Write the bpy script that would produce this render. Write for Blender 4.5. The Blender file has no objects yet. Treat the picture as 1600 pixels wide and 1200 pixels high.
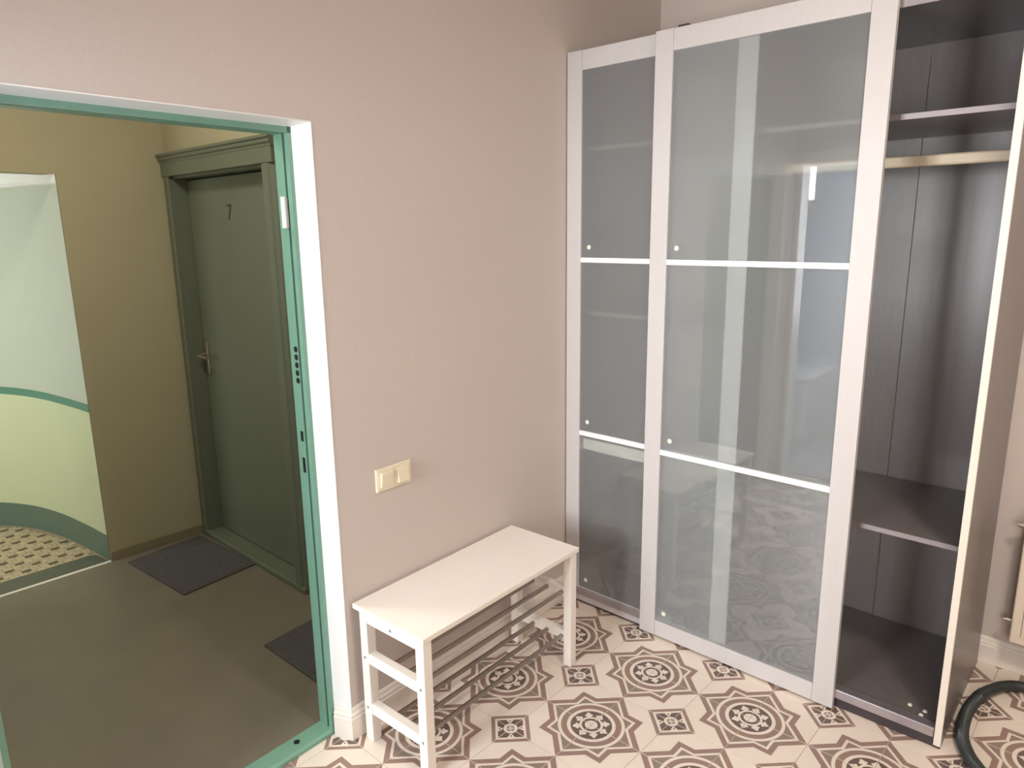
import bpy, bmesh, math, random
from mathutils import Vector, Matrix
random.seed(4)
S = bpy.context.scene
COL = S.collection
R = math.radians

# ------------------------------------------------------------------ camera, world, exposure
cd = bpy.data.cameras.new('camera'); cam = bpy.data.objects.new('camera', cd); COL.objects.link(cam)
FPX, YAW, PIT, ROL = 1108.3162, -0.7419, 0.2144, 0.0132
fw = Vector((math.sin(YAW)*math.cos(PIT), math.cos(YAW)*math.cos(PIT), -math.sin(PIT)))
rt = Vector((math.cos(YAW), -math.sin(YAW), 0)); dn = fw.cross(rt)
r2 = rt*math.cos(ROL) + dn*math.sin(ROL); d2 = -rt*math.sin(ROL) + dn*math.cos(ROL)
M = Matrix((r2, -d2, -fw)).transposed().to_4x4(); M.translation = Vector((1.2761, -2.1796, 1.6994))
cam.matrix_world = M
cd.sensor_fit = 'HORIZONTAL'; cd.sensor_width = 36; cd.lens = FPX/1600*36; cd.clip_start = .02
S.camera = cam
S.view_settings.view_transform = 'Standard'; S.view_settings.look = 'None'
S.view_settings.gamma = 1; S.view_settings.exposure = 0.0; S.view_settings.use_curve_mapping = False

W = bpy.data.worlds.new('world'); S.world = W; W.use_nodes = True
bg = W.node_tree.nodes['Background']; bg.inputs[0].default_value = (.75, .85, 1, 1); bg.inputs[1].default_value = 1.0

def area(name, loc, direction, sx, sy, power, color, spread=180):
    l = bpy.data.lights.new(name, 'AREA'); l.shape = 'RECTANGLE'; l.size = sx; l.size_y = sy
    l.energy = power; l.color = color; l.spread = R(spread)
    o = bpy.data.objects.new(name, l); COL.objects.link(o); o.location = loc
    o.rotation_euler = Vector(direction).to_track_quat('-Z', 'Y').to_euler()
    return o
# daylight standing in the window openings
area('daylight_washroom', (-.13, -3.96, 1.55), (0, 1, -.0), .92, 1.38, 175, (.96, .98, 1))
area('daylight_high_window', (-1.11, -3.96, 2.07), (0, 1, 0), .27, .38, 5, (.95, .975, 1))
area('daylight_room', (1.95, -2.76, 1.6), (0, 1, 0), .96, 1.36, 54, (1, .96, .91))
area('daylight_stair', (-3.3, -3.05, 1.3), (0, 1, 0), .9, 1.4, 20, (.97, 1, .94))

# ------------------------------------------------------------------ materials
def lin(c):
    return tuple(((v/255)/12.92 if v/255 <= .04045 else ((v/255+.055)/1.055)**2.4) for v in c)
def mat(name, rgb, rough=.6, var=.06, scale=8, bump=0, bscale=80, metal=0, stretch=None, spec=.5, rnd=0, coat=0):
    m = bpy.data.materials.new(name); m.use_nodes = True; nt = m.node_tree; N = nt.nodes; L = nt.links
    b = N['Principled BSDF']; c = lin(rgb)
    tc = N.new('ShaderNodeTexCoord'); mp = N.new('ShaderNodeMapping'); L.new(tc.outputs['Object'], mp.inputs[0])
    if stretch: mp.inputs['Scale'].default_value = stretch
    no = N.new('ShaderNodeTexNoise'); no.inputs['Scale'].default_value = scale; no.inputs['Detail'].default_value = 5
    L.new(mp.outputs[0], no.inputs['Vector'])
    mx = N.new('ShaderNodeMix'); mx.data_type = 'RGBA'
    mx.inputs[6].default_value = (*[v*(1-var) for v in c], 1); mx.inputs[7].default_value = (*[min(1, v*(1+var)) for v in c], 1)
    L.new(no.outputs['Fac'], mx.inputs[0])
    out = mx.outputs[2]
    if rnd:
        oi = N.new('ShaderNodeObjectInfo'); mr = N.new('ShaderNodeMapRange'); L.new(oi.outputs['Random'], mr.inputs[0])
        mr.inputs[3].default_value = 1-rnd; mr.inputs[4].default_value = 1+rnd
        vm = N.new('ShaderNodeVectorMath'); vm.operation = 'SCALE'; L.new(out, vm.inputs[0]); L.new(mr.outputs[0], vm.inputs['Scale']); out = vm.outputs[0]
    L.new(out, b.inputs['Base Color'])
    b.inputs['Roughness'].default_value = rough; b.inputs['Metallic'].default_value = metal
    b.inputs['Specular IOR Level'].default_value = spec; b.inputs['Coat Weight'].default_value = coat; b.inputs['Coat Roughness'].default_value = .25
    if bump:
        n2 = N.new('ShaderNodeTexNoise'); n2.inputs['Scale'].default_value = bscale; n2.inputs['Detail'].default_value = 6
        L.new(mp.outputs[0], n2.inputs['Vector'])
        bp = N.new('ShaderNodeBump'); bp.inputs['Strength'].default_value = bump; bp.inputs['Distance'].default_value = .004
        L.new(n2.outputs['Fac'], bp.inputs['Height']); L.new(bp.outputs[0], b.inputs['Normal'])
    return m

def glass_mat():
    """acid-etched glass: milky body, blurred view of what is behind, clear reflection"""
    m = bpy.data.materials.new('satin_glass'); m.use_nodes = True; nt = m.node_tree; N = nt.nodes; L = nt.links
    N.remove(N['Principled BSDF']); out = N['Material Output']
    tr = N.new('ShaderNodeBsdfTransparent'); tr.inputs[0].default_value = (.96, .99, .975, 1)
    rf = N.new('ShaderNodeBsdfRefraction'); rf.inputs['Color'].default_value = (.96, .99, .975, 1); rf.inputs['Roughness'].default_value = .42; rf.inputs['IOR'].default_value = 1.25
    df = N.new('ShaderNodeBsdfDiffuse'); df.inputs[0].default_value = (.86, .90, .91, 1)
    gl = N.new('ShaderNodeBsdfGlossy'); gl.inputs['Roughness'].default_value = 0.0; gl.inputs[0].default_value = (1, 1, 1, 1)
    m0 = N.new('ShaderNodeMixShader'); m0.inputs[0].default_value = .36; L.new(tr.outputs[0], m0.inputs[1]); L.new(rf.outputs[0], m0.inputs[2])
    no = N.new('ShaderNodeTexNoise'); no.inputs['Scale'].default_value = 2.2; no.inputs['Detail'].default_value = 3
    mr = N.new('ShaderNodeMapRange'); L.new(no.outputs['Fac'], mr.inputs[0]); mr.inputs[3].default_value = .165; mr.inputs[4].default_value = .185
    m1 = N.new('ShaderNodeMixShader'); L.new(mr.outputs[0], m1.inputs[0]); L.new(m0.outputs[0], m1.inputs[1]); L.new(df.outputs[0], m1.inputs[2])
    fr = N.new('ShaderNodeFresnel'); fr.inputs[0].default_value = 2.0
    m2 = N.new('ShaderNodeMixShader'); L.new(fr.outputs[0], m2.inputs[0]); L.new(m1.outputs[0], m2.inputs[1]); L.new(gl.outputs[0], m2.inputs[2])
    L.new(m2.outputs[0], out.inputs[0])
    return m
def thin_mat():
    m = bpy.data.materials.new('glass_back'); m.use_nodes = True; nt = m.node_tree; N = nt.nodes; L = nt.links
    N.remove(N['Principled BSDF']); tr = N.new('ShaderNodeBsdfTransparent'); tr.inputs[0].default_value = (.97, .985, .98, 1); L.new(tr.outputs[0], N['Material Output'].inputs[0])
    return m
def clear_mat():
    m = bpy.data.materials.new('window_glass'); m.use_nodes = True; nt = m.node_tree; N = nt.nodes; L = nt.links
    N.remove(N['Principled BSDF']); tr = N.new('ShaderNodeBsdfTransparent'); gl = N.new('ShaderNodeBsdfGlossy'); gl.inputs['Roughness'].default_value = .01
    fr = N.new('ShaderNodeFresnel'); m = m; mx = N.new('ShaderNodeMixShader')
    L.new(fr.outputs[0], mx.inputs[0]); L.new(tr.outputs[0], mx.inputs[1]); L.new(gl.outputs[0], mx.inputs[2]); L.new(mx.outputs[0], N['Material Output'].inputs[0])
    return m

MT = dict(
    wall=mat('taupe_wall_paint', (206, 194, 186), .75, .025, 1.5, .14, 55),
    ceil=mat('ceiling_paint', (240, 238, 234), .8, .02),
    white=mat('white_gloss_paint', (240, 238, 236), .35, .02, 12),
    base=mat('baseboard_paint', (235, 226, 216), .35, .02, 12),
    green=mat('green_gloss_paint', (120, 162, 142), .32, .06, 14, .1, 60),
    dgreen=mat('dark_green_paint', (106, 112, 95), .4, .06, 6, .08, 40),
    hallw=mat('ochre_wall_paint', (174, 166, 136), .7, .05, 3, .1, 40),
    hallf=mat('brown_linoleum', (120, 112, 97), .5, .16, 5, .1, 90),
    hskirt=mat('hall_skirting_paint', (140, 130, 104), .5, .05),
    curve_hi=mat('pale_green_paint', (188, 194, 178), .5, .03, 3),
    curve_lo=mat('cream_green_paint', (200, 205, 168), .5, .03, 3),
    curve_band=mat('green_band_paint', (84, 132, 112), .5, .12, 20),
    curve_base=mat('green_base_paint', (96, 116, 102), .45, .05, 5),
    mos_l=mat('mosaic_light', (184, 168, 138), .5, .08, 30, rnd=.1),
    mos_d=mat('mosaic_dark', (96, 82, 58), .5, .08, 30, rnd=.15),
    mos_e=mat('mosaic_edge', (88, 90, 80), .5, .1, 30),
    mos_g=mat('mosaic_grout', (150, 138, 112), .8, .08, 30),
    matt=mat('door_mat_ribs', (84, 80, 80), .95, .3, 60, .9, 120),
    t_cream=mat('tile_cream', (231, 218, 204), .42, .03, 14, rnd=.03),
    t_brown=mat('tile_brown', (152, 126, 115), .42, .06, 22, rnd=.05),
    t_grey=mat('tile_grey_brown', (146, 128, 116), .42, .06, 22, rnd=.05),
    t_dark=mat('tile_dark_brown', (110, 93, 86), .42, .08, 26, rnd=.05),
    grout=mat('tile_grout', (172, 158, 146), .9, .06, 40),
    bench=mat('bench_white_lacquer', (246, 238, 228), .38, .015, 10),
    steel=mat('brushed_steel', (168, 158, 150), .30, .06, 30, metal=1),
    screw=mat('screw_cap', (116, 124, 138), .4, .05, 40),
    frame=mat('white_stained_wood', (197, 192, 190), .45, .035, 10, .08, 30, stretch=(14, 14, 1)),
    crossbar=mat('white_crossbar', (242, 240, 238), .4, .02),
    dark=mat('black_brown_foil', (110, 101, 98), .30, .12, 9, .05, 40, stretch=(10, 10, 1)),
    plinth=mat('black_brown_plinth', (64, 56, 60), .4, .1, 12),
    alu=mat('aluminium', (176, 168, 172), .38, .05, 40, metal=.7),
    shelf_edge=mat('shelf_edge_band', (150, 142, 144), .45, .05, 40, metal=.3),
    strip=mat('pale_edge_strip', (232, 224, 212), .4, .03),
    wood=mat('pale_rail_wood', (212, 194, 166), .4, .08, 10, stretch=(1, 12, 12)),
    dot=mat('pale_bumper', (226, 226, 208), .5, .02),
    switch=mat('cream_plastic', (238, 226, 200), .35, .02),
    hose=mat('black_hose', (46, 50, 50), .36, .15, 30),
    metal=mat('nickel', (186, 178, 168), .3, .05, 40, metal=.9),
    black=mat('black_hole', (14, 14, 14), .8, .05),
    num=mat('number_paint', (52, 52, 38), .6, .05),
    rad=mat('radiator_enamel', (238, 224, 206), .35, .02),
    bluew=mat('blue_wall_paint', (158, 192, 216), .6, .03, 3),
    bluet=mat('blue_wall_tile', (186, 212, 230), .2, .06, 6, rnd=.04),
    wfloor=mat('washroom_floor', (186, 196, 204), .25, .06, 4),
    tub=mat('tub_enamel', (236, 240, 242), .15, .01),
    glass=glass_mat(), thin=thin_mat(), pane=clear_mat(),
    lamp=mat('lamp_opal', (250, 244, 232), .4, .01),
)

# ------------------------------------------------------------------ helpers
def obj(name, bm, m, parent=None, smooth=False, loc=None):
    me = bpy.data.meshes.new(name); bm.normal_update(); bm.to_mesh(me); bm.free()
    for x in (m if isinstance(m, (list, tuple)) else [m]): me.materials.append(x)
    if smooth:
        for p in me.polygons: p.use_smooth = True
        me.set_sharp_from_angle(angle=R(35))
    o = bpy.data.objects.new(name, me); COL.objects.link(o)
    if parent: o.parent = parent
    if loc: o.location = loc
    return o
def empty(name, loc=(0, 0, 0), rz=0, parent=None):
    o = bpy.data.objects.new(name, None); COL.objects.link(o); o.location = loc; o.rotation_euler = (0, 0, rz); o.empty_display_size = .1
    if parent: o.parent = parent
    return o
def tag(o, label, cat, group=None):
    o['label'] = label; o['category'] = cat
    if group: o['group'] = group
    return o
def struct(o, label=None):
    o['kind'] = 'structure'
    if label: o['label'] = label
    return o
def bx(bm, x0, x1, y0, y1, z0, z1, bev=0, xf=None, seg=2):
    vs = [bm.verts.new(v) for v in ((x0, y0, z0), (x1, y0, z0), (x1, y1, z0), (x0, y1, z0), (x0, y0, z1), (x1, y0, z1), (x1, y1, z1), (x0, y1, z1))]
    fs = [bm.faces.new([vs[i] for i in q]) for q in ((3, 2, 1, 0), (4, 5, 6, 7), (0, 1, 5, 4), (1, 2, 6, 5), (2, 3, 7, 6), (3, 0, 4, 7))]
    geo = set(vs)
    if bev:
        es = list({e for f in fs for e in f.edges})
        r = bmesh.ops.bevel(bm, geom=es, offset=bev, segments=seg, affect='EDGES', profile=.5)
        geo = {v for f in r['faces'] for v in f.verts} | {v for v in vs if v.is_valid}
    if xf:
        for v in geo: v.co = xf(*v.co)
    return bm
def box(*a, **k): return bx(bmesh.new(), *a, **k)
def prism(bm, pts, f0, f1):
    """pts: 2D outline; f0/f1 map (a,b)->3D for both ends"""
    a = [bm.verts.new(f0(*p)) for p in pts]; b = [bm.verts.new(f1(*p)) for p in pts]; n = len(pts)
    bm.faces.new(a[::-1]); bm.faces.new(b)
    for i in range(n): bm.faces.new((a[i], a[(i+1) % n], b[(i+1) % n], b[i]))
    bmesh.ops.recalc_face_normals(bm, faces=bm.faces)
    return bm
def cyl(bm, p0, p1, r, seg=16, r2=None):
    p0, p1 = Vector(p0), Vector(p1); d = (p1-p0).normalized(); u = d.orthogonal().normalized(); v = d.cross(u); r2 = r if r2 is None else r2
    A = [bm.verts.new(p0+(u*math.cos(t)+v*math.sin(t))*r) for t in [2*math.pi*i/seg for i in range(seg)]]
    B = [bm.verts.new(p1+(u*math.cos(t)+v*math.sin(t))*r2) for t in [2*math.pi*i/seg for i in range(seg)]]
    bm.faces.new(A[::-1]); bm.faces.new(B)
    for i in range(seg): bm.faces.new((A[i], A[(i+1) % seg], B[(i+1) % seg], B[i]))
    return bm
def catmull(pts, n=10):
    P = [Vector(p) for p in pts]; P = [P[0]*2-P[1]]+P+[P[-1]*2-P[-2]]; out = []
    for i in range(1, len(P)-2):
        for k in range(n):
            t = k/n; a, b, c, d = P[i-1:i+3]
            out.append(.5*((2*b)+(c-a)*t+(2*a-5*b+4*c-d)*t*t+(3*b-a-3*c+d)*t**3))
    out.append(P[-2]); return out
def tube(bm, path, rad, seg=14):
    rings = []; up = Vector((0, 0, 1))
    for i, p in enumerate(path):
        d = (path[min(i+1, len(path)-1)]-path[max(i-1, 0)]).normalized(); s = d.cross(up).normalized(); u = s.cross(d)
        r = rad(i) if callable(rad) else rad
        rings.append([bm.verts.new(p+(s*math.cos(t)+u*math.sin(t))*r) for t in [2*math.pi*k/seg for k in range(seg)]])
    for a, b in zip(rings, rings[1:]):
        for k in range(seg): bm.faces.new((a[k], a[(k+1) % seg], b[(k+1) % seg], b[k]))
    bm.faces.new(rings[0][::-1]); bm.faces.new(rings[-1])
    bmesh.ops.recalc_face_normals(bm, faces=bm.faces)
    return bm

# left wall frame of reference: s along the wall (away from camera), n into the room
WD = Vector((-.0396, 1, 0)).normalized(); WN = Vector((WD.y, -WD.x, 0)); W0 = Vector((-.575, -1.0, 0))
def LW(s, n, z): return W0+WD*s+WN*n+Vector((0, 0, z))
BD = Vector((1, 0, 0)); BN = Vector((0, -1, 0)); B0 = Vector((-.655, .94, 0))   # back wall, BN points into room (-y)
def BW(s, n, z): return B0+BD*s+BN*n+Vector((0, 0, z))
CEIL = 3.0; YF = -2.13; YB = -2.65; XR = 2.62

# ------------------------------------------------------------------ room shell
# wall_left with the doorway (reveal is splayed)
SR, SL, ZT = .008, -.950, 2.005          # outer edges of reveal on the room side
sr, sl, zt = -.015, -.929, 1.996         # inner edges at the frame
TH = -.165
bm = bmesh.new()
bx(bm, SR, 2.22, TH, 0, -.03, CEIL, xf=LW)
bx(bm, -1.115, SL, TH, 0, -.03, CEIL, xf=LW)
bx(bm, SL, SR, TH, 0, ZT, CEIL, xf=LW)
bmesh.ops.remove_doubles(bm, verts=bm.verts, dist=1e-5)
struct(obj('wall_left', bm, MT['wall']))
# wall_back steps forward behind the wardrobe
bm = bmesh.new(); bx(bm, -.85, .80, 1.005, 1.25, -.03, CEIL); bx(bm, .80, XR+.2, .94, 1.25, -.03, CEIL)
struct(obj('wall_back', bm, MT['wall']))
bm = bmesh.new(); DX0, DX1, DZ = -.505, .36, 2.085
WX0, WX1, WZ0, WZ1 = 1.45, 2.45, .9, 2.3
bx(bm, -.72, DX0, YF-.12, YF, -.03, CEIL); bx(bm, DX0, DX1, YF-.12, YF, DZ, CEIL); bx(bm, DX1, .50, YF-.12, YF, -.03, CEIL); bx(bm, .46, .50, YB, YF-.12, -.03, CEIL)
bx(bm, .46, WX0, YB-.12, YB, -.03, CEIL); bx(bm, WX1, XR+.2, YB-.12, YB, -.03, CEIL); bx(bm, WX0, WX1, YB-.12, YB, -.03, WZ0); bx(bm, WX0, WX1, YB-.12, YB, WZ1, CEIL)
struct(obj('wall_front', bm, MT['wall']))
struct(obj('wall_right', box(XR, XR+.2, YB-.12, 1.25, -.03, CEIL), MT['wall']))
struct(obj('ceiling', box(-4.7, XR+.2, -4.9, 1.3, CEIL, CEIL+.1), MT['ceil']))

def window(name, cx, y, z0, z1, w, axis):
    """casement with frame and two panes; axis x: faces along x, axis y: faces along y"""
    def T(a, d, z): return Vector((y+d, cx+a, z)) if axis == 'x' else Vector((cx+a, y+d, z))
    bm = bmesh.new(); t = .05
    bx(bm, -w/2, -w/2+t, -.03, .03, z0, z1, xf=T); bx(bm, w/2-t, w/2, -.03, .03, z0, z1, xf=T)
    bx(bm, -w/2, w/2, -.03, .03, z0, z0+t, xf=T); bx(bm, -w/2, w/2, -.03, .03, z1-t, z1, xf=T)
    bx(bm, -t/2, t/2, -.03, .03, z0, z1, xf=T)
    bmesh.ops.recalc_face_normals(bm, faces=bm.faces)
    f = struct(obj(name, bm, MT['white']))
    for s in (-1, 1):
        b = bmesh.new(); bx(b, min(s*t/2, s*(w/2-t)), max(s*t/2, s*(w/2-t)), -.004, .004, z0+t, z1-t, xf=T)
        bmesh.ops.recalc_face_normals(b, faces=b.faces); obj('pane', b, MT['pane'], f)
    return f
window('window_1', 1.95, YB-.05, WZ0, WZ1, 1.0, 'y')

# floor: grout bed, tiles as parts
bm = bmesh.new()
prism(bm, [(-.645, -2.7), (2.8, -2.7), (2.8, 1.15), (-.74, 1.15)], lambda a, b: Vector((a, b, -.05)), lambda a, b: Vector((a, b, -.0022)))
bmesh.ops.bisect_plane(bm, geom=bm.verts[:]+bm.edges[:]+bm.faces[:], plane_co=LW(0, -.072, 0), plane_no=-WN, clear_outer=True)
FLOOR = struct(obj('floor', bm, MT['grout']))

def clip01(poly, lo, hi):
    for ax, sg, lim in ((0, 1, lo), (0, -1, -hi), (1, 1, lo), (1, -1, -hi)):
        out = []
        for i, p in enumerate(poly):
            q = poly[(i+1) % len(poly)]; dp = p[ax]*sg-lim; dq = q[ax]*sg-lim
            if dp >= 0: out.append(p)
            if dp*dq < 0:
                t = dp/(dp-dq); out.append((p[0]+(q[0]-p[0])*t, p[1]+(q[1]-p[1])*t))
        poly = out
        if len(poly) < 3: return []
    return poly
def star(ins):
    d = 1-ins*math.sqrt(2); s = .65-ins
    return [(0, 0), (d, 0), (s, d-s), (s, s), (d-s, s), (0, d)]
def disc(r, c=(0, 0), n=48): return [(c[0]+r*math.cos(2*math.pi*i/n), c[1]+r*math.sin(2*math.pi*i/n)) for i in range(n)]
def rotp(pts, a, c=(0, 0)): return [(c[0]+x*math.cos(a)-y*math.sin(a), c[1]+x*math.sin(a)+y*math.cos(a)) for x, y in pts]
def dia(q): return [(1-q, 1), (1, 1-q), (1+q, 1), (1, 1+q)]
TS = .2
def tile_mesh():
    bm = bmesh.new(); g = .0009
    bx(bm, g, TS-g, g, TS-g, -.012, -.0008, bev=.0006, seg=1)
    for f in bm.faces: f.material_index = 0
    lay = [0]
    def layer(poly, mi):
        p = clip01(poly, g/TS+.002, 1-g/TS-.002)
        if len(p) < 3: return
        z = -.0008+.00006*lay[0]
        f = bm.faces.new([bm.verts.new((x*TS, y*TS, z)) for x, y in p])
        if f.calc_area() < 1e-9: bm.faces.remove(f); return
        f.normal_update()
        if f.normal.z < 0: f.normal_flip()
        f.material_index = mi
    def nx(): lay[0] += 1
    nx(); layer(star(0), 1); layer(dia(.47), 1)
    nx(); layer(star(.095), 0); layer(dia(.375), 0)
    nx(); layer(star(.142), 2); layer(dia(.315), 3)
    nx(); layer(disc(.585), 0)
    for k in (1, 3, 5, 7):       # side notches of the small square
        a = k*math.pi/4
        layer(rotp([(.235, -.075), (.235, .075), (.135, .012), (.135, -.012)], a, (1, 1)), 0)
    nx(); layer(disc(.528), 1); layer(disc(.125, (1, 1), 28), 0)
    for k in (1, 3, 5, 7): layer(rotp(disc(.018, (.19, 0), 8), k*math.pi/4, (1, 1)), 3)
    nx(); layer(disc(.425), 0); layer(disc(.072, (1, 1), 20), 3)
    nx(); layer(disc(.362), 3)
    for k in range(4): layer(rotp([(.0, -.012), (.07, -.012), (.07, .012), (0, .012)], k*math.pi/2+math.pi/4, (1, 1)), 0)
    nx()
    arm = [(.19, -.036), (.218, -.034), (.222, -.055), (.242, -.074), (.262, -.070), (.272, -.046), (.30, -.034), (.338, 0)]
    arm = arm+[(x, -y) for x, y in arm[-2::-1]]
    for k in range(3): layer(rotp(arm, k*math.pi/4), 0)
    nx(); layer(disc(.207, n=36), 0)
    nx(); layer(disc(.165, n=36), 3)
    nx(); layer(disc(.112, n=28), 0)
    me = bpy.data.meshes.new('tile'); bm.to_mesh(me); bm.free()
    for n in ('t_cream', 't_brown', 't_grey', 't_dark'): me.materials.append(MT[n])
    return me
TM = tile_mesh()
clips = [(LW(0, -.069, 0), -WN), (BW(0, .001, 0), -BN), (Vector((0, YB-.002, 0)), Vector((0, -1, 0)))]
for a in range(-4, 14):
    for b in range(-6, 14):
        sa = a if a % 2 == 0 else a+1; sb = b if b % 2 == 0 else b+1     # star corner (a right, b towards camera)
        wx, wy = sa*TS, -sb*TS
        right = (a % 2 == 0); down = (b % 2 == 0)                         # cell lies right of / below the star corner
        k = {(True, False): 0, (False, False): 1, (False, True): 2, (True, True): 3}[(right, down)]
        cx, cy = (a+.5)*TS, -(b+.5)*TS
        mw = Matrix.Translation((wx, wy, 0)) @ Matrix.Rotation(k*math.pi/2, 4, 'Z')
        c = Vector((cx, cy, 0)); ds = [(c-co).dot(no) for co, no in clips]
        if max(ds) > .14 or cx > XR or (cy < YF-.05 and cx < .45): continue
        me = TM
        if max(ds) > -.145:
            b2 = bmesh.new(); b2.from_mesh(TM); b2.transform(mw)
            for co, no in clips:
                bmesh.ops.bisect_plane(b2, geom=b2.verts[:]+b2.edges[:]+b2.faces[:], plane_co=co, plane_no=no, clear_outer=True)
            if not b2.faces: b2.free(); continue
            b2.transform(mw.inverted()); me = bpy.data.meshes.new('tile'); b2.to_mesh(me); b2.free()
            for n in ('t_cream', 't_brown', 't_grey', 't_dark'): me.materials.append(MT[n])
        o = bpy.data.objects.new('tile', me); COL.objects.link(o); o.parent = FLOOR; o.matrix_world = mw

# baseboards: moulded profile (n out from wall, z)
PROF = [(0, 0), (.016, 0), (.016, .078), (.012, .082), (.012, .086), (.014, .089), (.012, .094), (.008, .098), (.007, .106), (.004, .112), (0, .114)]
bm = bmesh.new(); prism(bm, PROF, lambda n, z: LW(SR+.002, n, z), lambda n, z: LW(1.235, n, z))
# return of the baseboard into the splayed reveal
rvd = (LW(sr, -.065, 0)-LW(SR, 0, 0)).normalized(); rvn = Vector((rvd.y, -rvd.x, 0))
if rvn.dot(WD) > 0: rvn = -rvn
def RV(t, n, z): return LW(SR, 0, z)+rvd*t+rvn*n
def mitre(n, z):
    a, d = RV(0, n, z), rvd; b, e_ = LW(SR, n, z), WD
    det = d.x*(-e_.y)+e_.x*d.y; t = ((b.x-a.x)*(-e_.y)+e_.x*(b.y-a.y))/det
    return a+d*t
bm.clear(); rows = [[bm.verts.new(f(n, z)) for n, z in PROF] for f in (lambda n, z: RV(.062, n, z), mitre, lambda n, z: LW(1.235, n, z))]
for A, B in zip(rows, rows[1:]):
    for k in range(len(PROF)): bm.faces.new((A[k], A[(k+1) % len(PROF)], B[(k+1) % len(PROF)], B[k]))
bm.faces.new(rows[0]); bm.faces.new(rows[-1]); bmesh.ops.recalc_face_normals(bm, faces=bm.faces)
struct(obj('baseboard_left', bm, MT['base']))
bm = bmesh.new(); prism(bm, PROF, lambda n, z: BW(1.4, n*1.3, z*.93), lambda n, z: BW(3.27, n*1.3, z*.93))
struct(obj('baseboard_back', bm, MT['base']))

# white splayed reveal around the doorway
bm = bmesh.new(); e = .003
def liner(o0, i0, o1, i1):
    """slab between room-side edge o and inner edge i, from end 0 to end 1; each is (s,z)"""
    (so0, zo0), (si0, zi0), (so1, zo1), (si1, zi1) = o0, i0, o1, i1
    c = Vector(((SL+SR)/2, 1.0))
    def off(s, z):
        return s, z
    v = [LW(so0, .0015, zo0), LW(si0, -.065, zi0), LW(si1, -.065, zi1), LW(so1, .0015, zo1)]
    nrm = (v[1]-v[0]).cross(v[3]-v[0]).normalized(); mid = sum(v, Vector())/4
    if nrm.dot(LW(c.x, -.03, c.y)-mid) > 0: nrm = -nrm
    A = [bm.verts.new(p) for p in v]; B = [bm.verts.new(p+nrm*.0035) for p in v]
    bm.faces.new(A); bm.faces.new(B)
    for i in range(4): bm.faces.new((A[i], A[(i+1) % 4], B[(i+1) % 4], B[i]))
liner((SR, -.01), (sr, -.01), (SR, ZT), (sr, zt))
liner((SL, -.01), (sl, -.01), (SL, ZT), (sl, zt))
liner((SL, ZT), (sl, zt), (SR, ZT), (sr, zt))
bmesh.ops.recalc_face_normals(bm, faces=bm.faces)
struct(obj('trim_1', bm, MT['white']))

# ------------------------------------------------------------------ green door frame (door_1)
DF = struct(empty('door_1', LW(-.47, -.1, 0))); inv = Matrix.Translation(-DF.location)
DF['label'] = 'green painted entrance door frame opening onto the stair hall'
def dpart(name, bm, m, smooth=False):
    bmesh.ops.recalc_face_normals(bm, faces=bm.faces); bm.transform(inv); return obj(name, bm, m, DF, smooth)
JR, JL, JZ = -.028, -.915, 1.979
# jamb profile with the seal groove (n, depth outward)
def jprof(edge, face): return [(-.065, edge), (-.065, face), (-.083, face), (-.083, face+(edge-face)*.75), (-.094, face+(edge-face)*.75), (-.094, face), (-.137, face), (-.137, edge)]
bm = bmesh.new(); prism(bm, jprof(SR+.01, JR), lambda n, s: LW(s, n, 0), lambda n, s: LW(s, n, JZ+.02)); JAMB = dpart('jamb', bm, MT['green'])
bm = bmesh.new(); prism(bm, jprof(SL-.01, JL), lambda n, s: LW(s, n, 0), lambda n, s: LW(s, n, JZ+.02)); dpart('jamb', bm, MT['green'])
bm = bmesh.new(); prism(bm, jprof(ZT+.01, JZ), lambda n, z: LW(SL-.01, n, z), lambda n, z: LW(SR+.01, n, z)); dpart('head', bm, MT['green'])
bm = bmesh.new(); prism(bm, [(-.066, 0), (-.066, .012), (-.074, .019), (-.136, .021), (-.142, .015), (-.142, 0)], lambda n, z: LW(SL+.02, n, z), lambda n, z: LW(SR-.018, n, z)); THR = dpart('threshold', bm, MT['green'])
# caulk edge: uneven white paint where the reveal meets the frame
bm = bmesh.new()
bm2 = bmesh.new(); cyl(bm2, LW(-.142, -.108, .019), LW(-.142, -.108, .0225), .010, 16); dpart('bolt_hole', bm2, MT['black'])
# hinge sleeve, bolt holes and strike slots in the right jamb
bm = bmesh.new(); cyl(bm, LW(-.036, -.098, 1.712), LW(-.036, -.098, 1.802), .0085, 14); bx(bm, -.034, -.026, -.112, -.092, 1.714, 1.80, xf=LW); dpart('hinge', bm, MT['white'], True)
for z in (1.346, 1.321, 1.296, 1.271, 1.247):
    bm = bmesh.new(); cyl(bm, LW(JR+.004, -.107, z), LW(JR-.0008, -.107, z), .0095, 16); dpart('bolt_hole', bm, MT['black'])
for z0, z1, w in ((1.05, 1.083, .007), (.945, .995, .007)):
    dpart('strike_slot', box(JR-.0008, JR+.004, -.109-w, -.109+w, z0, z1, xf=LW), MT['black'])

# ------------------------------------------------------------------ hall and stairwell
HX, HY = -2.68, -.535
bm = bmesh.new(); bx(bm, HX-.02, -.70, -2.1, .2, -.05, 0)
bmesh.ops.bisect_plane(bm, geom=bm.verts[:]+bm.edges[:]+bm.faces[:], plane_co=LW(0, -.13, 0), plane_no=WN, clear_outer=True)
struct(obj('floor_hall', bm, MT['hallf']))
OPY0, OPY1, OPZ = -2.02, -1.05, 1.985
bm = bmesh.new(); bx(bm, HX-.10, HX, OPY1, -.3, -.03, CEIL); bx(bm, HX-.10, HX, OPY0, OPY1, OPZ, CEIL); bx(bm, HX-.10, HX, -2.7, OPY0, -.03, CEIL)
struct(obj('wall_hall_far', bm, MT['hallw']))
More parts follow.
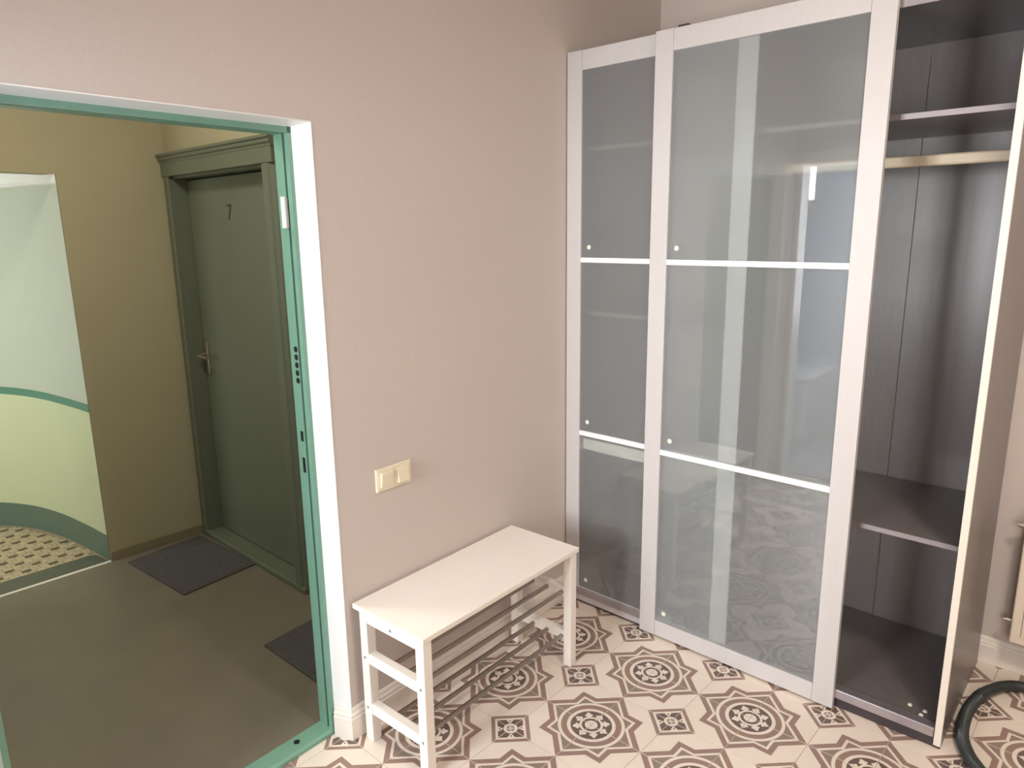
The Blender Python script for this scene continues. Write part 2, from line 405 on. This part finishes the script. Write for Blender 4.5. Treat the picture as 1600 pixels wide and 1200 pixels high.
# wall with door number 7
X0, X1, DZT = -2.605, -1.655, 1.99
bm = bmesh.new(); bx(bm, HX-.1, X0, HY, HY+.2, -.03, CEIL); bx(bm, X0, X1, HY, HY+.2, DZT, CEIL); bx(bm, X1, -.73, HY, HY+.2, -.03, CEIL); bx(bm, X0, X1, HY+.12, HY+.2, -.03, DZT)
struct(obj('wall_hall_side', bm, MT['hallw']))
struct(obj('wall_hall_near', box(HX, -.73, -2.2, -2.08, -.03, CEIL), MT['hallw']))
bm = bmesh.new(); bx(bm, HX, HX+.012, OPY1, HY, 0, .05, bev=.002); struct(obj('baseboard_hall', bm, MT['hskirt']))

D7 = struct(empty('door_2', ((X0+X1)/2, HY, 0))); D7['label'] = 'dark green flat door numbered 7 across the stair hall'
iv7 = Matrix.Translation(-D7.location)
def p7(name, bm, m, parent=None, smooth=False):
    bm.transform(iv7); bmesh.ops.recalc_face_normals(bm, faces=bm.faces); return obj(name, bm, m, parent or D7, smooth)
LY = HY+.062
CP = [(0, 0), (.0, .022), (.012, .028), (.060, .028), (.066, .020), (.088, .016), (.095, .010), (.095, 0)]   # casing profile (across, out)
bm = bmesh.new(); prism(bm, CP, lambda a, o: Vector((X0-a*.78, HY-o, 0)), lambda a, o: Vector((X0-a*.78, HY-o, DZT-.001))); p7('casing', bm, MT['dgreen'])
bm = bmesh.new(); prism(bm, CP, lambda a, o: Vector((X1+a, HY-o, 0)), lambda a, o: Vector((X1+a, HY-o, DZT-.001))); p7('casing', bm, MT['dgreen'])
bm = bmesh.new(); bx(bm, X0-.072, X1+.098, HY-.0285, HY, DZT, DZT+.075, bev=.003); p7('casing', bm, MT['dgreen'])
bm = bmesh.new(); prism(bm, [(0, .066), (.030, .066), (.032, .076), (.038, .082), (.040, .096), (.046, .100), (.046, .112), (0, .112)], lambda o, z: Vector((X0-.073, HY-o, DZT+z)), lambda o, z: Vector((X1+.105, HY-o, DZT+z))); p7('cornice', bm, MT['dgreen'])
bm = bmesh.new(); bx(bm, X0, X0+.016, HY-.004, HY+.115, 0, DZT); bx(bm, X1-.02, X1, HY-.004, HY+.115, 0, DZT); bx(bm, X0, X1, HY-.004, HY+.115, DZT-.012, DZT); p7('door_lining', bm, MT['dgreen'])
p7('threshold', box(X0-.073, X1+.09, HY-.03, HY+.1, 0, .03, bev=.006), MT['dgreen'])
LEAF = p7('door_leaf', box(X0+.020, X1-.024, LY, LY+.04, .034, DZT-.018, bev=.003), MT['dgreen'])
bm = bmesh.new(); hx = X0+.052; bx(bm, hx-.018, hx+.018, LY-.007, LY, .945, 1.125, bev=.003)
p7('handle_plate', bm, MT['metal'], LEAF)
bm = bmesh.new(); tube(bm, catmull([(hx, LY-.005, 1.055), (hx, LY-.045, 1.055), (hx+.012, LY-.058, 1.055), (hx+.05, LY-.058, 1.053), (hx+.115, LY-.056, 1.05)], 6), .0085, 10)
p7('door_handle', bm, MT['metal'], LEAF, True)
# the painted number 7
cv = bpy.data.curves.new('seven', 'FONT'); cv.body = '7'; cv.size = .105; cv.extrude = .0008; cv.align_x = 'CENTER'
t = bpy.data.objects.new('seven', cv); COL.objects.link(t)
dg = bpy.context.evaluated_depsgraph_get(); me = bpy.data.meshes.new_from_object(t.evaluated_get(dg)); bpy.data.objects.remove(t); me.materials.append(MT['num'])
me.transform(Matrix.Rotation(R(90), 4, 'X')); sv = bpy.data.objects.new('door_number', me); COL.objects.link(sv); sv.parent = LEAF
sv.location = Vector((-2.145, LY-.001, 1.765))-D7.location

# stairwell: curved wall in painted zones, mosaic landing, soffit
path = catmull([(HX-.002, -1.052, 0), (-2.93, -1.075, 0), (-3.23, -1.118, 0), (-3.51, -1.20, 0), (-3.75, -1.35, 0), (-3.95, -1.6, 0), (-4.06, -1.95, 0), (-4.1, -2.4, 0), (-4.1, -3.2, 0)], 8)
zs = [(-.03, .145, 3), (.145, .815, 1), (.815, .858, 2), (.858, 2.06, 0)]
bm = bmesh.new()
def nrm(i):
    d = (path[min(i+1, len(path)-1)]-path[max(i-1, 0)]).normalized(); return Vector((d.y, -d.x, 0))
for z0, z1, mi in zs:
    for i in range(len(path)-1):
        f = bm.faces.new([bm.verts.new(p) for p in (path[i]+Vector((0, 0, z0)), path[i+1]+Vector((0, 0, z0)), path[i+1]+Vector((0, 0, z1)), path[i]+Vector((0, 0, z1)))]); f.material_index = mi; f.smooth = True
# outer skin for thickness
for i in range(len(path)-1):
    a, b = path[i]-nrm(i)*-.1, path[i+1]-nrm(i+1)*-.1
    f = bm.faces.new([bm.verts.new(p) for p in (b+Vector((0, 0, -.03)), a+Vector((0, 0, -.03)), a+Vector((0, 0, 2.06)), b+Vector((0, 0, 2.06)))]); f.material_index = 0
bmesh.ops.remove_doubles(bm, verts=bm.verts, dist=1e-5)
o = struct(obj('wall_stair', bm, [MT['curve_hi'], MT['curve_lo'], MT['curve_band'], MT['curve_base']]))
for p in o.data.polygons: p.use_smooth = True
bm = bmesh.new(); rings = []
for i, p in enumerate(path):
    k_ = .08+.92*min(1, i/12); n = nrm(i); n = n if n.dot(Vector((-3.2, -2.6, 0))-p) > 0 else -n
    rings.append([bm.verts.new(p+n*o_*k_+Vector((0, 0, z))) for o_, z in ((0, 1.94), (.03, 1.945), (.045, 1.96), (.045, 1.995), (.03, 2.03), (0, 2.035))])
for a, b in zip(rings, rings[1:]):
    for k in range(5): bm.faces.new((a[k], a[k+1], b[k+1], b[k]))
bm.faces.new(rings[0]); bmesh.ops.recalc_face_normals(bm, faces=bm.faces)
struct(obj('trim_2', bm, MT['ceil'], smooth=True))
struct(obj('ceiling_stair', box(-4.25, HX-.10, -3.25, -.95, 2.04, 2.14), MT['ceil']))
bm = bmesh.new()
bx(bm, -4.25, -4.1, -3.3, -1.9, -.03, 2.1); bx(bm, -4.25, -3.85, -3.3, -3.2, -.03, 2.1); bx(bm, -2.8, -2.68, -3.3, -2.6, -.03, 2.1); bx(bm, -3.85, -2.7, -3.3, -3.2, -.03, .5)
struct(obj('wall_stair_rear', bm, MT['curve_hi']))
# landing bed inside the curve
bm = bmesh.new(); pl = [(p.x, p.y) for p in path]+[(HX-.02, -3.2)]
prism(bm, pl, lambda a, b: Vector((a, b, -.05)), lambda a, b: Vector((a, b, -.003)))
LAND = struct(obj('floor_landing', bm, MT['mos_g']))
def inside(x, y):
    for i in range(len(path)-1):
        a, b = path[i], path[i+1]
        if b.x <= x <= a.x: return y < a.y+(b.y-a.y)*(x-a.x)/(b.x-a.x)-.025
    return False
mm = {}
for nm, mk in (('l', 'mos_l'), ('d', 'mos_d')):
    b = box(-.0145, .0145, -.0188, .0188, -.003, .0, bev=.0008, seg=1); me = bpy.data.meshes.new('mosaic_tile'); b.to_mesh(me); b.free(); me.materials.append(MT[mk]); mm[nm] = me
cnt = 0
for r in range(0, 30):
    for c in range(0, 16):
        x = -2.855-r*.0322; off = (r//2 % 2)*.061+(.02 if r % 2 else 0); y = -1.06-c*.0407-off+.061
        if y < -1.62 or x < -3.75 or not inside(x, y) or cnt >= 298: continue
        dk = (r % 2 == 1) and c % 3 == 0
        o = bpy.data.objects.new('mosaic_tile', mm['d' if dk else 'l']); COL.objects.link(o); o.parent = LAND; o.location = (x, y, 0); o.rotation_euler = (0, 0, R(0)); cnt += 1
bm = bmesh.new()      # dark stepped border and brass edge strip
pts = [(-2.69, -2.3), (-2.69, -1.06), (-2.80, -1.075)]
for k in range(12):
    y = -1.09-k*.1; x = -2.838 if k % 2 else -2.83
    pts += [(x, y), (x, y-.1)]
prism(bm, pts, lambda a, b: Vector((a, b, -.004)), lambda a, b: Vector((a, b, .0002))); obj('border', bm, MT['mos_e'], LAND)
obj('edge_strip', box(-2.682, -2.66, -2.34, -1.052, -.003, .003, bev=.001), MT['strip'], LAND)

# door mats
def door_mat(name, pts, label):
    bm = bmesh.new(); prism(bm, pts, lambda a, b: Vector((a, b, 0.0)), lambda a, b: Vector((a, b, .008)))
    c = sum((Vector((*p, 0)) for p in pts), Vector())/4
    bm.transform(Matrix.Translation(-c)); o = obj(name, bm, MT['matt'], loc=c); tag(o, label, 'door mat', 'door mats in the hall')
    # ribs
    b = bmesh.new(); P = [Vector((*p, .008)) for p in pts]; n = 22
    for i in range(1, n):
        t = i/n; a = P[0].lerp(P[1], t).lerp(P[3].lerp(P[2], t), .04); d = P[0].lerp(P[1], t).lerp(P[3].lerp(P[2], t), .96)
        w = (P[1]-P[0]).normalized()*.005
        vs = [b.verts.new(v) for v in (a-w, a+w, d+w, d-w)]; vt = [b.verts.new(v+Vector((0, 0, .003))) for v in (a-w*.5, a+w*.5, d+w*.5, d-w*.5)]
        b.faces.new(vt)
        for k in range(4): b.faces.new((vs[k], vs[(k+1) % 4], vt[(k+1) % 4], vt[k]))
    bmesh.ops.recalc_face_normals(b, faces=b.faces); b.transform(Matrix.Translation(-c)); r = obj('rib_pile', b, MT['matt'], o); r['kind'] = 'stuff'
door_mat('door_mat', [(-2.578, -1.001), (-2.624, -.597), (-2.046, -.561), (-2.002, -.954)], 'dark grey door mat in front of the door numbered 7')
door_mat('door_mat', [(-1.315, -.915), (-1.345, -.62), (-.78, -.60), (-.77, -.905)], 'dark grey ribbed door mat half hidden behind the green door frame')

# ------------------------------------------------------------------ shoe bench
bl, bd = .815, .342
BE = tag(empty('shoe_bench', (-.408, -.555, 0), R(2.1)), 'white wooden bench with two metal tube shoe shelves beside the doorway', 'bench')
x0, x1, y0, y1 = -bd/2, bd/2, -bl/2, bl/2
obj('seat', box(x0, x1, y0, y1, .482, .50, bev=.002), MT['bench'], BE)
xi0, xi1 = x0+.026, x1-.008; lw = .036
for yy in (y0+.006, y1-.006-lw):
    for xx in (xi0, xi1-lw):
        obj('leg', box(xx, xx+lw, yy, yy+lw, 0, .482, bev=.002), MT['bench'], BE)
    ra, rb = (yy+.002, yy+lw-.004)
    obj('end_rail', box(xi0+lw, xi1-lw, ra, rb, .446, .482, bev=.0015), MT['bench'], BE)
    obj('end_rail', box(xi0+lw, xi1-lw, ra, rb, .297, .334, bev=.0015), MT['bench'], BE)
    obj('end_rail', box(xi0+lw, xi1-lw, ra, rb, .109, .146, bev=.0015), MT['bench'], BE)
    fy = yy if yy < 0 else yy+lw; sg = -1 if yy < 0 else 1
    for (sx, sz) in (((xi0+xi1)/2, .464), (xi0+.018, .316), (xi0+.018, .128), (xi1-.018, .316), (xi1-.018, .128)):
        f2 = fy+(0.002 if sz > .4 else 0)*(-sg); obj('screw_cap', cyl(bmesh.new(), (sx, f2-sg*.002, sz), (sx, f2+sg*.0008, sz), .0048, 12), MT['screw'], BE)
ya, yb = y0+.006+lw-.006, y1-.006-lw+.006
for z in (.309, .119):
    for xx in (-.026, .046, .118):
        bm = bmesh.new(); cyl(bm, (xx, ya, z+.004), (xx, yb, z+.004), .0085, 18); obj('shoe_rail', bm, MT['steel'], BE, True)

# ------------------------------------------------------------------ wardrobe
WA = R(.45)
WR = tag(empty('wardrobe', (-.2, .2, 0), WA), 'tall black-brown wardrobe with white framed frosted glass sliding doors', 'wardrobe')
def wl(x): return x+.2            # world-ish x -> local u
XA, XB = -.592, .935              # cabinet extents
VF, VB = .062, .70                # front and back of cabinet (local v)
XM = .158
def wp(name, bm, m, parent=None, smooth=False):
    bmesh.ops.recalc_face_normals(bm, faces=bm.faces); return obj(name, bm, m, parent or WR, smooth)
def wbox(x0, x1, v0, v1, z0, z1, bev=.0012): return box(wl(x0), wl(x1), v0, v1, z0, z1, bev=bev)
for a, b in ((XA, XA+.018), (XM-.018, XM+.018), (XB-.018, XB)):
    sp = wp('side_panel' if a != XM-.018 else 'divider', wbox(a, b, VF, VB, 0, 2.36), MT['dark'])
    if b == XB:
        wp('edge_strip', wbox(XB-.020, XB+.001, VF-.014, VF, .012, 2.36), MT['strip'], sp)
    elif a == XA: wp('edge_strip', wbox(XA-.001, XA+.020, VF-.014, VF, .012, 2.36), MT['strip'], sp)
for c0, c1 in ((XA+.018, XM-.018), (XM+.018, XB-.018)):
    wp('top_panel', wbox(c0, c1, VF, VB, 2.335, 2.36), MT['dark'])
    wp('bottom_panel', wbox(c0, c1, VF, VB-.01, .045, .063), MT['dark'])
    m = (c0+c1)/2
    wp('back_panel', wbox(c0, m-.0008, VB-.006, VB, .04, 2.35, .0006), MT['dark'])
    wp('back_panel', wbox(m+.0008, c1, VB-.006, VB, .04, 2.35, .0006), MT['dark'])
    wp('plinth', wbox(c0-.018, c1+.018, VF-.006, VF+.02, 0, .046), MT['plinth'])
    for z in (2.03, .69) if c0 > 0 else (2.03, 1.35, .79, .40):
        sh = wp('shelf', wbox(c0, c1, VF+.06, VB-.008, z-.018, z), MT['dark'])
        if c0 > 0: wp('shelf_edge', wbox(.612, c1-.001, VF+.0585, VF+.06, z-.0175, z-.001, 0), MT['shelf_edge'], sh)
    zr = 1.905
    if c0 > 0:
        rl = wp('clothes_rail', box(wl(c0), wl(c1), .345, .362, zr-.017, zr+.017, bev=.006), MT['wood'])
        wp('rail_sleeve', box(wl(c0+.19), wl(c1), .343, .364, zr-.0185, zr+.0185, bev=.007), MT['wood'], rl)
wp('drawer_front', wbox(XA+.03, XM-.03, VF+.022, VF+.04, .735, .785, .002), MT['strip'])
# sliding tracks
tb = bmesh.new(); bx(tb, wl(XA), wl(XB-.022), VF-.020, VF-.006, .042, .076, bev=.002); bx(tb, wl(XA), wl(XB-.022), VF-.006, VF+.03, .063, .068)
wp('bottom_track', tb, MT['alu'])
tb = bmesh.new(); bx(tb, wl(XA), wl(XB-.022), VF-.006, VF+.03, 2.360, 2.385, bev=.002); bx(tb, wl(XA), wl(XB-.022), VF-.006, VF-.001, 2.318, 2.3595); wp('top_track', tb, MT['alu'])
for xx, vv in ((.862, VF+.045), (.868, VF+.075), (.82, VF+.08)):
    bm = bmesh.new(); cyl(bm, (wl(xx), vv, .063), (wl(xx), vv, .068), .008, 12, .005); wp('rail_stopper', bm, MT['strip'], None, True)
wp('roller_bracket', wbox(-.115, -.075, VF-.03, VF+.005, 2.388, 2.398), MT['plinth'])

def sliding_door(ua, v, z0, z1, label):
    """ua left edge; v front plane (local)"""
    w = .80; t = .022; st = .072
    D = empty('sliding_door', (wl(ua), v, 0), 0, WR); D['label'] = label
    def p(name, bm, m, sm=False): bmesh.ops.recalc_face_normals(bm, faces=bm.faces); return obj(name, bm, m, D, sm)
    p('stile', box(0, st, 0, t, z0, z1, bev=.0015), MT['frame']); p('stile', box(w-st, w, 0, t, z0, z1, bev=.0015), MT['frame'])
    p('rail', box(st+.0006, w-st-.0006, .001, t, z1-.075, z1-.001, bev=.0015), MT['frame']); p('rail', box(st+.0006, w-st-.0006, .001, t, z0+.001, z0+.068, bev=.0015), MT['frame'])
    zz = [z0+.068, .808, .829, 1.561, 1.581, z1-.075]
    for k in (1, 3): p('crossbar', box(st, w-st, .001, t-.002, zz[k], zz[k+1], bev=.001), MT['crossbar'])
    for k in (0, 2, 4):
        gp = box(st-.004, w-st+.004, .0075, .0115, zz[k]-.002, zz[k+1]+.002)
        gp.normal_update()
        for f in gp.faces: f.material_index = 0 if f.normal.y < -.9 else 1
        p('glass_pane', gp, [MT['glass'], MT['thin']])
        bm = bmesh.new(); cyl(bm, (st+.038, .0135, zz[k]+.042 if k else z0+.108), (st+.038, .0074, zz[k]+.042 if k else z0+.108), .0095, 20); bm2 = p('bumper_dot', bm, MT['dot'], True)
    return D
sliding_door(-.199, .022, .008, 2.390, 'front sliding door slid over the middle of the wardrobe')
sliding_door(-.619, .0475-.0005, .010, 2.390, 'rear sliding door at the wall side of the wardrobe')

# ------------------------------------------------------------------ double light switch on the left wall
SW = tag(empty('light_switch', LW(.24, 0, .883), math.atan2(WD.y, WD.x)), 'cream double rocker light switch on the wall above the bench', 'switch')
def SWX(a, n, z): return Vector((a, -n, z))
def sw(name, bm, m, parent=None): bmesh.ops.recalc_face_normals(bm, faces=bm.faces); return obj(name, bm, m, parent or SW)
sw('frame', box(-.077, .077, .0, .009, -.041, .041, bev=.004, seg=3, xf=SWX), MT['switch'])
for a in (-.036, .036):
    pl = sw('insert', box(a-.034, a+.034, .009, .011, -.034, .034, bev=.0008, xf=SWX), MT['switch'])
    bm = bmesh.new(); bx(bm, a-.026, a+.026, .010, .018, -.027, .027, bev=.004, seg=3)
    for v in bm.verts: v.co = SWX(v.co.x, v.co.y+(.004*(v.co.z/.03)*(1 if a < 0 else -1) if v.co.y > .013 else 0), v.co.z)
    sw('rocker', bm, MT['switch'], pl)

# ------------------------------------------------------------------ radiator under the room's right-hand part of the back wall
RA = tag(empty('radiator', BW(1.73, .021, .0), math.atan2(BD.y, BD.x)), 'cream ribbed panel radiator on the wall right of the wardrobe', 'radiator')
def rp(name, bm, m, sm=False): bmesh.ops.recalc_face_normals(bm, faces=bm.faces); return obj(name, bm, m, RA, sm)
bm = bmesh.new(); bx(bm, -.05, .95, -.092, -.075, .165, .665, bev=.006)
rp('front_panel', bm, MT['rad'])
for k in range(23):
    xx = -.02+k*.0415; bm = bmesh.new(); prism(bm, [(xx, -.0905), (xx+.006, -.098), (xx+.024, -.098), (xx+.03, -.0905)], lambda a, b: Vector((a, b, .20)), lambda a, b: Vector((a, b, .63))); rp('rib', bm, MT['rad'])
rp('rear_panel', box(-.045, .945, -.045, -.03, .17, .66, bev=.005), MT['rad'])
bm = bmesh.new()
for k in range(40): bx(bm, -.03+k*.0245, -.022+k*.0245, -.076, -.044, .655, .668)
rp('top_grille', bm, MT['rad'])
for z in (.24, .62):
    bm = bmesh.new(); cyl(bm, (-.052, -.062, z), (-.07, -.062, z), .011, 12); cyl(bm, (-.07, -.062, z), (-.078, -.062, z), .006, 8); rp('bleed_plug', bm, MT['metal'], True)
for xx in (.1, .8): rp('bracket', box(xx, xx+.03, -.032, -.0, .22, .62), MT['rad'])

# ------------------------------------------------------------------ vacuum hose on the floor at the right
HZ = .0222
hp = catmull([(1.45, .80, HZ), (1.25, .83, HZ), (1.094, .796, HZ), (1.041, .759, HZ), (1.010, .707, HZ), (.984, .634, HZ), (.969, .543, HZ), (.968, .44, HZ), (.980, .35, HZ), (1.004, .285, HZ), (1.040, .227, HZ), (1.12, .14, HZ), (1.25, .05, HZ), (1.45, .0, HZ), (1.7, .02, HZ)], 24)
HO = tag(empty('vacuum_hose', (1.0, .45, 0)), 'black ribbed vacuum cleaner hose curling on the tiles by the wardrobe', 'hose')
k0 = 24*5
bm = tube(bmesh.new(), hp[:k0+1], .0198, 16); bm.transform(Matrix.Translation((-1, -.45, 0))); obj('smooth_tube', bm, MT['hose'], HO, True)
bm = tube(bmesh.new(), hp[k0-6:k0+5], .0218, 18); bm.transform(Matrix.Translation((-1, -.45, 0))); obj('cuff', bm, MT['hose'], HO, True)
dense = []
for a, b in zip(hp[k0:], hp[k0+1:]):
    for j in range(3): dense.append(a.lerp(b, j/3))
bm = tube(bmesh.new(), dense, lambda i: .0208 if i % 4 < 2 else .0192, 16); bm.transform(Matrix.Translation((-1, -.45, 0))); obj('ribbed_tube', bm, MT['hose'], HO)

# ------------------------------------------------------------------ washroom behind the camera (seen mirrored in the glass)
bm = bmesh.new(); cw = .07
bx(bm, DX0-.015, DX0+.012, YF-.125, YF+.006, 0, DZ+cw); bx(bm, DX1-.012, DX1+.05, YF-.125, YF+.018, 0, DZ+cw); bx(bm, DX0-.015, DX1+.05, YF-.125, YF+.018, DZ-.012, DZ+cw)
struct(obj('trim_3', bm, MT['white']))
struct(obj('floor_washroom', box(-1.7, .44, -4.0, YF-.06, -.05, .005), MT['wfloor']))
bm = bmesh.new(); bx(bm, -1.85, -1.7, -4.1, YF-.1, -.03, CEIL); struct(obj('wall_washroom_left', bm, MT['bluew']))
struct(obj('wall_washroom_near', box(-1.85, -.72, -2.30, -2.205, -.03, CEIL), MT['bluew']))
struct(obj('wall_washroom_right', box(.38, .455, -4.1, YF-.12, -.03, CEIL), MT['bluew']))
bm = bmesh.new(); yw = -3.9
w1 = (-.60, .34, .85, 2.25); w2 = (-1.25, -.97, 1.87, 2.27)
bx(bm, -1.85, w2[0], yw-.15, yw, -.03, CEIL); bx(bm, w2[0], w2[1], yw-.15, yw, -.03, w2[2]); bx(bm, w2[0], w2[1], yw-.15, yw, w2[3], CEIL)
bx(bm, w2[1], w1[0], yw-.15, yw, -.03, CEIL); bx(bm, w1[0], w1[1], yw-.15, yw, -.03, w1[2]); bx(bm, w1[0], w1[1], yw-.15, yw, w1[3], CEIL); bx(bm, w1[1], .44, yw-.15, yw, -.03, CEIL)
WW = struct(obj('wall_washroom_rear', bm, MT['bluew']))
window('window_2', -.13, yw-.03, w1[2], w1[3], .94, 'y'); window('window_3', -1.11, yw-.03, w2[2], w2[3], .28, 'y')
b = box(-.148, .148, 0, .008, -.123, .123, bev=.001, seg=1); tme = bpy.data.meshes.new('wall_tile'); b.to_mesh(tme); b.free(); tme.materials.append(MT['bluet'])
for r in range(7):
    for c in range(3):
        o = bpy.data.objects.new('wall_tile', tme); COL.objects.link(o); o.parent = WW; o.location = (-1.54+c*.30, yw, .135+r*.25)
obj('mosaic_border', box(-1.69, -.62, yw, yw+.012, 1.775, 1.815), MT['wfloor'], WW)
obj('window_sill', box(-1.28, -.94, yw, yw+.12, 1.835, 1.87, bev=.004), MT['white'], WW)
TU = tag(empty('bathtub', (-1.1, -3.33, 0)), 'white bathtub mirrored in the wardrobe glass', 'bathtub')
bm = bmesh.new(); bx(bm, -.5, .5, -.5, .5, .006, .52, bev=.02); obj('tub_skirt', bm, MT['tub'], TU)
bm = bmesh.new(); bx(bm, -.52, .52, -.52, .52, .52, .56, bev=.015); obj('rim', bm, MT['tub'], TU)

# ceiling lamps, unseen above the frame, added to brighten room and hall
def unseen_ceiling_lamp(x, y, label, power, color):
    LP = tag(empty('unseen_ceiling_lamp', (x, y, CEIL)), label, 'lamp', 'unseen opal ceiling lamps')
    bm = bmesh.new(); cyl(bm, (0, 0, 0), (0, 0, -.03), .16, 40); obj('base', bm, MT['white'], LP, True)
    bm = bmesh.new(); rr = []
    for i in range(9):
        a = i/8*math.pi/2; rr.append([bm.verts.new((.155*math.cos(a)*math.cos(t)+1e-4*math.cos(t), .155*math.cos(a)*math.sin(t)+1e-4*math.sin(t), -.03-.075*math.sin(a))) for t in [2*math.pi*k/40 for k in range(40)]])
    for a, b in zip(rr, rr[1:]):
        for k in range(40): bm.faces.new((a[k], a[(k+1) % 40], b[(k+1) % 40], b[k]))
    bm.faces.new(rr[-1]); bmesh.ops.recalc_face_normals(bm, faces=bm.faces); obj('diffuser', bm, MT['lamp'], LP, True)
    l = bpy.data.lights.new('lamp_glow', 'AREA'); l.shape = 'DISK'; l.size = .36; l.energy = power; l.color = color
    o = bpy.data.objects.new('lamp_glow', l); COL.objects.link(o); o.location = (x, y, CEIL-.115)
unseen_ceiling_lamp(1.75, -.95, 'unseen round opal ceiling lamp added for warm light in the tiled room', 38, (1, .90, .80))
unseen_ceiling_lamp(-1.45, -1.55, 'unseen round opal ceiling lamp of the stair hall', 21, (1, .95, .83))
